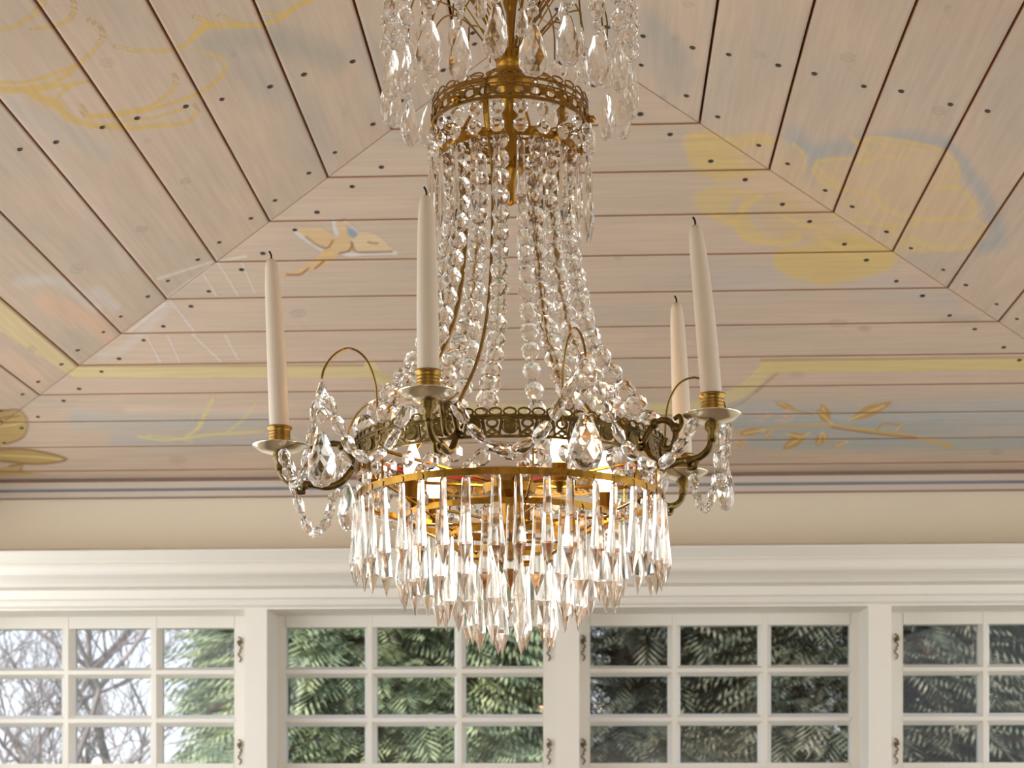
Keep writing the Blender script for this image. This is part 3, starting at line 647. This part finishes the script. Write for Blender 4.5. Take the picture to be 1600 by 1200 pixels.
# crown band -------------------------------------------------
def ann(b_, R, ang0, zc_, rx, rz_, w, th=.0014, n=12, a0=0, a1=2*math.pi, mi=0):
    """flat pierced-work loop bent round a band of radius R, centred at arc angle ang0 (rad)"""
    full = abs(a1-a0-2*math.pi) < 1e-6; m_ = n if full else n+1; vs = []
    for i in range(m_):
        t_ = a0+(a1-a0)*i/n
        for (q, dr) in ((0, 0), (1, 0), (1, th), (0, th)):
            x = (rx-(w if q else 0))*math.cos(t_); zz = zc_+(rz_-(w if q else 0))*math.sin(t_); an = ang0+x/R; r = R+dr
            vs.append((r*math.sin(an), -r*math.cos(an), zz-ZM))
    fs = []
    for i in range(n):
        j = (i+1) % m_
        for k in range(4): fs.append((i*4+k, i*4+(k+1) % 4, j*4+(k+1) % 4, j*4+k))
    b_.add(vs, fs, mi)
def rail(b_, R, z0, z1, t_=.0016, n=96, mi=0):
    b_.lathe([(R, z0-ZM), (R+t_, z0-ZM), (R+t_, z1-ZM), (R, z1-ZM)], n, mi=mi, closed=True)
def bar(b_, R, a0, z0, a1, z1, w, t_=.0012):
    p0 = Vector((R*math.sin(a0), -R*math.cos(a0), z0-ZM)); p1 = Vector((R*math.sin(a1), -R*math.cos(a1), z1-ZM)); b_.tube([p0, p1], w, 5, flat=.7)
def rosette(b_, R, a, zc_, r):
    ann(b_, R+.0008, a, zc_, r, r, r*.999, .0022, 10)
b_ = MB(); R = .0935
rail(b_, R, .8300, .8335, .0024); rail(b_, R, .8535, .8555, .0018); rail(b_, R, .8475, .8490, .0014)
nu = 30
for i in range(nu):
    a = 2*math.pi*i/nu; p_ = 2*math.pi*R/nu
    ann(b_, R, a, .8590, p_*.46, .0042, .0016, n=10); 
    ann(b_, R, a+math.pi/nu, .8405, p_*.40, .0062, .0020); rosette(b_, R, a, .8405, .0046)
    bar(b_, R+.0006, a-p_*.3/R, .834, a, .8405, .0012); bar(b_, R+.0006, a+p_*.3/R, .834, a, .8405, .0012)
    bar(b_, R+.0006, a-p_*.3/R, .8475, a, .8405, .0012); bar(b_, R+.0006, a+p_*.3/R, .8475, a, .8405, .0012)
    ann(b_, R, a+math.pi/nu, .8505, p_*.2, .0026, .001, n=8)
b_.build('crown_band', [M['brass']], ch)
# plain inner ring and the struts carrying the crown
b_ = MB(); rail(b_, .082, .792, .803, .0016)
for a in (-78, -18, 42, 102, 162, 222):
    b_.tube(crom([A(.028, a, .888), A(.060, a, .878), A(.088, a, .855), A(.0925, a, .832)], 4), .0022, 6)
    b_.tube(crom([A(.0925, a, .834), A(.090, a, .815), A(.083, a, .798)], 4), .0026, 6, flat=1.6)
for a in (20, 80, 140, 200, 260, 320): b_.tube([A(.014, a, .790), A(.083, a, .797)], .0018, 6)
b_.build('crown_frame', [M['gold']], ch)
for a in (-40, 80, 200, 320-160):
    k_ = MB(); k_.lathe([(.001, .004), (.0045, .003), (.006, 0), (.0045, -.003), (.001, -.004)], 12, tuple(A(.099, a, .836))); k_.build('knob', [M['gold']], ch, smooth=True)
# crown prisms: two octagons then a slim prism
stuff_items = []; beads_back = []
NCR = 22
for k in range(NCR):
    a = -9+k*360/NCR; an = (a+180) % 360-180; R = .0955
    front = abs(an) < 100
    q = [(OCT, A(R, a, .8195), look(a+pr.uniform(-12, 12)), 1.0), (OCT, A(R+.001, a, .7990), look(a+pr.uniform(-12, 12)), 1.0), (PR_C, A(R+.002, a, .7800), look(a+pr.uniform(-15, 15)), pr.uniform(.95, 1.1))]
    if front:
        for me_, l_, qq, s_ in q: place(me_.name.split('.')[0] if me_ is OCT else 'prism', me_, ch, l_, qq, s_)
    else: stuff_items += [q[2]]; beads_back += q[:2]
# a second, slightly inner row of small octagons and ovals at the neck
for k in range(0):
    a = 3+k*30; l_ = A(.086, a, .7800); qq = look(a+pr.uniform(-30, 30))
    beads_back += [(OCT, l_, qq, .9), (OVAL, A(.084, a, .757), qq, .8)]
# bead strands ------------------------------------------------
SZ = [.800, .760, .730, .685, .640, .600, .560, .513, .487, .468, .452]
SR = [.082, .0735, .0705, .0775, .0855, .0945, .1065, .1370, .1580, .1730, .1860]
zz = np.linspace(SZ[0], SZ[-1], 200); rr = np.interp(zz, SZ[::-1], SR[::-1]); rr = np.convolve(np.pad(rr, 6, mode='edge'), np.ones(13)/13, 'valid')
arc = np.concatenate([[0], np.cumsum(np.hypot(np.diff(zz), np.diff(rr)))])
SA = [-75, -52, -29, -8, 23, 41, 66, 98, 133, 165, -150, -120]; NS = 12
for k in range(NS):
    a = SA[k]; an = (a+180) % 360-180
    dtw = -a*.0
    w_ = MB(); w_.tube([A(rr[i], a, zz[i]) for i in range(0, 200, 12)]+[A(rr[-1], a, zz[-1])], .00022, 4)
    st = None
    if abs(an) <= 102: st = w_.build('bead_strand', [M['brass_dark']], ch)
    ps = []; s = .012
    while s < arc[-1]: ps.append(s); s += .0258*(.80+.24*s/arc[-1])+.0008
    kf = (arc[-1]-.008)/ps[-1]
    for s in [q*kf for q in ps]:
        t_ = s/arc[-1]; scl = .90+.30*t_
        i = np.searchsorted(arc, s); i = min(i, 198)
        tan = (A(rr[i+1], a, zz[i+1])-A(rr[i-1], a, zz[i-1])).normalized()
        qq = Vector((0, 0, -1)).rotation_difference(tan) @ rz(pr.random()*6)
        item = (OVAL, A(rr[i], a, zz[i]), qq, (scl, scl, scl*.86))
        if st: place('oval_bead', OVAL, st, item[1], qq, item[3])
        else: beads_back.append(item)
merged('small_beads', ch, beads_back, 'crystal beads at the neck and on the far strands')
# rods ---------------------------------------------------------
for a in (-22, 34, 98, 136, -130, -76):
    w_ = MB(); w_.tube(crom([A(.072, a, .800), A(.058, a, .770), A(.055, a, .72), A(.0585, a, .66), A(.066, a, .610), A(.080, a, .565), A(.105, a, .520), A(.140, a, .480), A(.178, a, .440)], 5), .0029, 8, flat=.55)
    w_.build('frame_rod', [M['brass']], ch, smooth=True)
# lower band ---------------------------------------------------
b_ = MB(); R = .1865; nu = 74; p_ = 2*math.pi*R/nu
rail(b_, R, .4155, .4185, .0030, 120); rail(b_, R, .4398, .4416, .0022, 120); rail(b_, R-.0004, .4360, .4400, .0010, 120)
for i in range(nu):
    a = 2*math.pi*i/nu
    ann(b_, R, a, .4445, p_*.50, .0052, .0022, .0022, n=12)
for i in range(30):
    a = 2*math.pi*i/30; pp = 2*math.pi*R/30
    rosette(b_, R, a, .4285, .0075); ann(b_, R, a, .4285, .0098, .0090, .0018)
    ann(b_, R, a+math.pi/30, .4320, .0075, .0062, .0030); ann(b_, R, a+math.pi/30, .4225, .0055, .0038, .0022)
    for s_ in (-1, 1):
        bar(b_, R+.0008, a+s_*.30*pp/R, .4185, a+s_*.22*pp/R, .4365, .0018); bar(b_, R+.0008, a+s_*.5*pp/R, .4250, a+s_*.25*pp/R, .4185, .0018)
b_.build('gallery_band', [M['brass_dark']], ch)
b_ = MB(); rail(b_, R-.006, .4375, .4425, .0008, 96, 0); b_.build('red_lining', [M['red']], ch)
# tier rings ----------------------------------------------------
def ring_part(R, z0, z1, nspoke, zhub):
    b_ = MB(); rail(b_, R, z0, z1, .0018, 90)
    for i in range(nspoke):
        a = 360*i/nspoke+15; b_.tube([A(R, a, z0+.002), A(.012, a, zhub)], .0016, 6)
    b_.build('tier_ring', [M['gold']], ch)
ring_part(.1850, .3755, .3835, 0, 0); ring_part(.1300, .3530, .3600, 6, .352); ring_part(.0860, .3300, .3370, 4, .330); ring_part(.0500, .3060, .3120, 4, .306)
b_ = MB()
for a in range(0, 360, 60):
    b_.tube([A(.1855, a+8, .4170), A(.1855, a+8, .3800)], .0014, 6)
    b_.tube([A(.1850, a+8, .3790), A(.1300, a+8, .3570)], .0014, 6); b_.tube([A(.1300, a+8, .3550), A(.0860, a+8, .3340)], .0014, 6); b_.tube([A(.0860, a+8, .3330), A(.0500, a+8, .3090)], .0014, 6)
    b_.tube([A(.1850, a+8, .4170), A(.0300, a+8, .4000)], .0022, 6)
b_.lathe([(.002, .412-ZM), (.022, .408-ZM), (.034, .398-ZM), (.030, .388-ZM), (.012, .378-ZM), (.008, .350-ZM), (.012, .335-ZM), (.006, .320-ZM), (.006, .300-ZM), (.002, .296-ZM)], 24)
b_.build('lower_frame', [M['gold']], ch, smooth=False)
for R, zt, n_, off, sc_ in [(.1862, .3735, 40, 3.5, 1.0), (.1312, .3500, 28, 1.0, 1.02), (.0870, .3270, 18, 7, 1.03), (.0508, .3000, 10, 12, 1.0), (.0180, .2920, 4, 40, 1.0)]:
    for k in range(n_):
        a = off+k*360/n_+pr.uniform(-.8, .8); an = (a+180) % 360-180
        front = abs(an) < (105 if n_ > 30 else 110 if n_ > 20 else 200)
        s_ = sc_*pr.uniform(.97, 1.04)
        tilt = Quaternion((1, 0, 0), pr.uniform(-.02, .02))@Quaternion((0, 1, 0), pr.uniform(-.02, .02))
        it = (PR_L, A(R+.0012, a, zt+pr.uniform(-.001, .001)), tilt@look(a+pr.uniform(-22, 22)), (s_*pr.uniform(.9, 1.1), s_, s_))
        if front: place('prism', PR_L, ch, it[1], it[2], it[3])
        else: stuff_items.append(it)
merged('far_prisms', ch, stuff_items, 'pointed crystal prisms round the far side')
# bulbs ----------------------------------------------------------
bm_ = MB(); bm_.lathe([(.0008, .032), (.0030, .024), (.0075, .012), (.0108, 0), (.0105, -.009), (.0070, -.017), (.0060, -.022)], 16); BULB = tomesh(bm_, 'bulb', [M['bulb']], True)
bm_ = MB(); bm_.lathe([(.0085, 0), (.0095, -.002), (.0095, -.018), (.011, -.020), (.011, -.024), (.004, -.027), (.003, -.034)], 16); SOCK = tomesh(bm_, 'lamp_socket', [M['gold']], True)
for a, r, zb in ((-64, .128, .412), (30, .115, .424), (105, .120, .414), (172, .118, .414), (-128, .120, .414)):
    so = place('lamp_socket', SOCK, ch, A(r, a, zb-.019))
    bu = place('bulb', BULB, so, (0, 0, .019)); bu['label'] = 'glowing warm bulb'
    l = light('bulb_light', 'POINT', tuple(A(r, a, zb+.004)), (0, 0, 0), 1.0, (1.0, 0.60, 0.30), parent=ch); l.data.shadow_soft_size = .012
# arms -----------------------------------------------------------
ARMS = (-18, 54, 126, 198, -90); HOOKS = (-54, 18, 90, 162, -126); RA = .28; ZP = .4405
for a in ARMS:
    w_ = MB()
    def Q(r, zz_): return A(r, a, zz_)
    w_.tube(crom([Q(.188, .424), Q(.205, .446), Q(.222, .447), Q(.233, .432), Q(.228, .416), Q(.217, .417), Q(.219, .428)], 6), [.0030]*7*0 or .0038, 8)
    w_.tube(crom([Q(.190, .420), Q(.205, .402), Q(.222, .396), Q(.240, .399), Q(.262, .400), Q(.276, .409), Q(RA, .424), Q(RA, .434)], 6), .0042, 8)
    w_.tube(crom([Q(.232, .430), Q(.240, .440), Q(.238, .450), Q(.231, .448)], 5), .0028, 8); w_.tube(crom([Q(.262, .400), Q(.258, .390), Q(.249, .390)], 5), .003, 8)
    for r_, z_ in ((.233, .437), (.250, .398), (.205, .446)):
        c_ = Q(r_, z_); w_.lathe([(.001, .006), (.0048, .004), (.0062, 0), (.0048, -.004), (.001, -.006)], 10, tuple(c_))
    c_ = Q(RA, .427); w_.lathe([(.003, -.012), (.0062, -.008), (.0045, -.002), (.0085, .003), (.0085, .010), (.004, .012)], 16, tuple(c_))
    ao = w_.build('candle_arm', [M['brass_dark']], ch, smooth=True)
    d = MB(); d.lathe([(.004, -.0055), (.012, -.0050), (.024, -.0010), (.0325, .0050), (.0332, .0060), (.0322, .0064), (.023, .0006), (.011, -.0030), (.004, -.0032)], 40, tuple(Q(RA, ZP)))
    d.build('drip_plate', [M['silver']], ao, smooth=True)
    s_ = MB(); pf = [(.006, -.004), (.0118, -.002), (.0122, .000)]
    for i in range(6): pf += [(.0128, .002+i*.0036), (.0132, .0035+i*.0036), (.0124, .0052+i*.0036)]
    pf += [(.0150, .0262), (.0154, .0275), (.0148, .0285), (.0120, .0285), (.0118, .006), (.002, .005)]
    s_.lathe(pf, 32, tuple(Q(RA, ZP))); s_.build('candle_socket', [M['brass']], ao, smooth=True)
def swag(p0, p1, dip, n_, parent, me_=None, size=.92):
    P0, P1 = Vector(p0), Vector(p1); N = 60; pts = []
    for i in range(N+1):
        t_ = i/N; p = P0.lerp(P1, t_); p.z -= dip*4*t_*(1-t_); pts.append(p)
    L = [0]
    for i in range(N): L.append(L[-1]+(pts[i+1]-pts[i]).length)
    w_ = MB(); w_.tube(pts[::4], .0003, 4); so = w_.build('bead_swag', [M['brass_dark']], parent)
    n_ = max(3, int(round(L[-1]/.0262)))
    for k in range(n_):
        s = (k+.5)/n_*L[-1]; i = min(max(1, int(np.searchsorted(L, s))), N-1); tan = (pts[i+1]-pts[i-1]).normalized()
        qq = Vector((0, 0, 1)).rotation_difference(tan) @ rz(pr.random()*6)
        place('slim_bead', SLIM, so, pts[i], qq, (size*1.08, size*1.08, L[-1]/n_/.0285))
for a in HOOKS:
    w_ = MB(); w_.tube(crom([A(.188, a, .430), A(.1885, a, .463), A(.192, a, .496), A(.205, a, .521), A(.225, a, .529), A(.245, a, .519), A(.258, a, .502), A(.262, a, .489)], 5), .0014, 6)
    hk = w_.build('hook_wire', [BR_], ch, smooth=True)
    E = A(.262, a, .487)
    place('top_crystal', BPEAR, hk, E, look(a+pr.uniform(-30, 30)), (.72, .72, .52))
    place('oval_bead', OVAL, hk, E+Vector((0, 0, -.0395)), look(a), .62)
    place('octagon_bead', OCT, hk, E+Vector((0, 0, -.0385)), look(a+25), .8) if False else None
    place('pear_drop', BPEAR, hk, E+Vector((0, 0, -.0560)), look(a+pr.uniform(-25, 25)), 1.0)
    for sg in (-1, 1):
        aa = a+36*sg; start = A(.262, a+2.2*sg, .470); tgt = A(RA-.006, aa-5.5*sg, .436)
        swag(start, tgt, (.098 if a == -126 and sg > 0 else .068)+pr.uniform(-.004, .006), 9, hk)
# short inner garland of round crystals under the lower band
gi = []
for k in range(36):
    a = k*10; gi.append((OCT, A(.180, a, .402-(.006 if k % 2 else 0)), look(a+pr.uniform(-20, 20)), 1.15)); 
    if k % 2 == 0: gi.append((OVAL, A(.176, a+5, .385), look(a), .75))
merged('hanging_beads', ch, gi, 'faceted beads strung under the pierced band')

# ------------------------------------------------------------------ candles (each a thing of its own)
def candle(a, h, lean_px, label, top=0.0):
    base = ch.matrix_basis @ A(RA, a, ZP+.0065)
    b_ = MB(); r0 = .0112; H = h+.022
    pf = [(.0105, 0), (.0113, .006), (.0116, .022), (.0120, .030), (.0116, H*.45), (.0106, H*.68), (.0094, H*.86), (.0078, H-.010), (.0060, H-.004), (.0030, H-.001), (.0008, H-.002)]
    b_.lathe(pf, 36); lx = lean_px/F*2.0; k = len(b_.v)
    b_.v = [(x+lx*(z_/H)**1.3*CT, y+lx*(z_/H)**1.3*ST, z_) for x, y, z_ in b_.v]
    o = b_.build('taper_candle', [M['wax']], None, base, smooth=True)
    w_ = MB(); t_ = (lx*CT, lx*ST, H-.003); w_.tube(crom([t_, (t_[0]+.0003, t_[1], H+.002), (t_[0]-.0006, t_[1], H+.0055), (t_[0]-.0024, t_[1], H+.0085)], 4), .0011, 6)
    w_.build('wick', [M['wick']], o); tag(o, label, 'candle', 'taper candles in the chandelier')
    o['label'] = label
    return o
sc.view_layers[0].update()
candle(-18, .187, -3, 'ivory taper candle in front of the bead strands, nearest the chandelier centre')
candle(54, .190, -26, 'tall leaning taper candle at the right front of the chandelier')
candle(-90, .205, -14, 'taper candle alone on the left side of the chandelier')
candle(126, .200, -12, 'farther taper candle partly behind the right front one')

# ------------------------------------------------------------------ garden
g = MB(); g.box(-30, 30, 4.7, 60, -.3, -.15); tag(g.build('ground', [M['grass']]), 'grass garden ground outside the windows', 'ground', kind='structure')
def np_mesh(name, V_, nq, mat_, parent):
    me = bpy.data.meshes.new(name); V_ = np.asarray(V_, np.float32).reshape(-1, 3); nf = len(V_)//4
    me.vertices.add(len(V_)); me.vertices.foreach_set('co', V_.ravel()); me.loops.add(nf*4); me.loops.foreach_set('vertex_index', np.arange(nf*4, dtype=np.int32))
    me.polygons.add(nf); me.polygons.foreach_set('loop_start', np.arange(0, nf*4, 4, dtype=np.int32)); me.polygons.foreach_set('loop_total', np.full(nf, 4, np.int32))
    me.update(calc_edges=True); me.materials.append(mat_); o = bpy.data.objects.new(name, me); COL.objects.link(o); o.parent = parent; return o
def conifer(x, y, h, r0, nspray, mkey, label, seed, zlo=.4):
    root = empty('conifer', (x, y, -.15)); tag(root, label, 'tree', 'conifers outside the windows')
    R = np.random.default_rng(seed)
    tb = MB(); tb.tube([(0, 0, 0), (.03, 0, h*.5), (0, 0, h*.97)], [.14, .09, .015], 8)
    for i in range(70):
        zb = .8+(h-1)*i/70; a = i*2.4; L = r0*(1-zb/h)**.7*.95
        tb.tube(crom([(0, 0, zb), (L*.5*math.cos(a), L*.5*math.sin(a), zb+.06), (L*math.cos(a), L*math.sin(a), zb-.12)], 3), [.018]*7, 5)
    tb.build('trunk', [M['trunk']], root)
    # sprays on the shell: each a drooping fan of narrow needles
    zz = zlo+(h-zlo)*R.random(nspray)**1.25; a = R.random(nspray)*2*math.pi; lump = .78+.22*np.sin(a*5+zz*4+seed)*np.sin(zz*5.2+seed)
    rad = r0*np.clip(1-zz/h, 0, 1)**.7*lump*(.55+.45*R.random(nspray)**.4)
    c = np.stack([rad*np.cos(a), rad*np.sin(a), zz], -1)
    out = np.stack([np.cos(a), np.sin(a), -.35+.5*(R.random(nspray)-.5)], -1)+.7*(R.random((nspray, 3))-.5); out /= np.linalg.norm(out, axis=1)[:, None]
    sd = np.cross(out, np.array([0, 0, 1.])+.8*(R.random((nspray, 3))-.5)); sd /= np.linalg.norm(sd, axis=1)[:, None]
    Q_ = []
    nn = 13; size = .11+.14*R.random(nspray)
    for i in range(nn):
        t_ = i/(nn-1); s_ = (-1)**i
        b0 = c+out*(size*t_)[:, None]
        d = out*(.55)+sd*s_*.75*(1-.5*t_); d[:, 2] -= .18; d /= np.linalg.norm(d, axis=1)[:, None]
        ln = (size*.62*(1-.45*t_))[:, None]; nrm = np.cross(d, out); nrm = np.cross(nrm, d); nrm /= np.maximum(np.linalg.norm(nrm, axis=1), 1e-6)[:, None]
        wdt = .0065
        Q_.append(np.stack([b0, b0+d*ln*.5+nrm*wdt, b0+d*ln, b0+d*ln*.5-nrm*wdt], 1))
    np_mesh('foliage', np.concatenate(Q_), 0, M[mkey], root)
conifer(-1.0, 8.2, 4.2, 1.7, 15000, 'fol0', 'bright green conifer behind the middle of the second window', 1)
conifer(.15, 8.7, 6.5, 1.35, 15000, 'fol1', 'dark conifer behind the post between the two middle windows', 2)
conifer(1.25, 8.3, 6.3, 1.25, 15000, 'fol1', 'dark conifer filling the third window on its right', 3)
conifer(2.45, 8.9, 6.8, 1.4, 15000, 'fol1', 'dark conifer outside the rightmost window', 4)
conifer(-.5, 10.9, 8.5, 1.8, 12000, 'fol1', 'tall conifer standing behind the bright green one', 5)
conifer(1.9, 11.2, 8.5, 1.8, 12000, 'fol1', 'tall conifer standing behind the two right conifers', 6)
def bare_tree(x, y, h, label, seed):
    R = random.Random(seed); b_ = MB(); root = empty('bare_tree', (x, y, -.15)); tag(root, label, 'tree', 'bare trees outside the left window')
    tw = MB()
    def grow(p, d, L, r, lvl):
        pts = [p]; q = p.copy(); dd = d.copy(); n = 5
        for i in range(n):
            dd = (dd+Vector((R.uniform(-.22, .22), R.uniform(-.22, .22), R.uniform(-.06, .16)))).normalized(); q = q+dd*(L/n); pts.append(q.copy())
        (b_ if lvl < 3 else tw).tube(pts, [r*(1-.55*i/n) for i in range(n+1)], 6 if lvl < 3 else 4, caps=False)
        if lvl >= 5: return
        for k in range(4 if lvl < 4 else 4):
            i = R.randint(2, n); v = Vector((R.uniform(-1, 1), R.uniform(-1, 1), R.uniform(-.2, .8))).normalized()
            grow(pts[i], (dd*.6+v*.8).normalized(), L*R.uniform(.5, .72), r*.5, lvl+1)
    grow(Vector((0, 0, 0)), Vector((.02, 0, 1)), h*.34, h*.011, 0)
    b_.build('trunk', [M['bark']], root); tw.build('twigs', [M['bark']], root)
bare_tree(-3.0, 9.0, 5.2, 'bare tree nearest the left edge of the left window', 11)
bare_tree(-2.35, 9.6, 5.4, 'bare tree between the leftmost one and the conifers', 12)
bare_tree(-2.9, 11.2, 6.5, 'bare tree farther back behind the left window', 15)
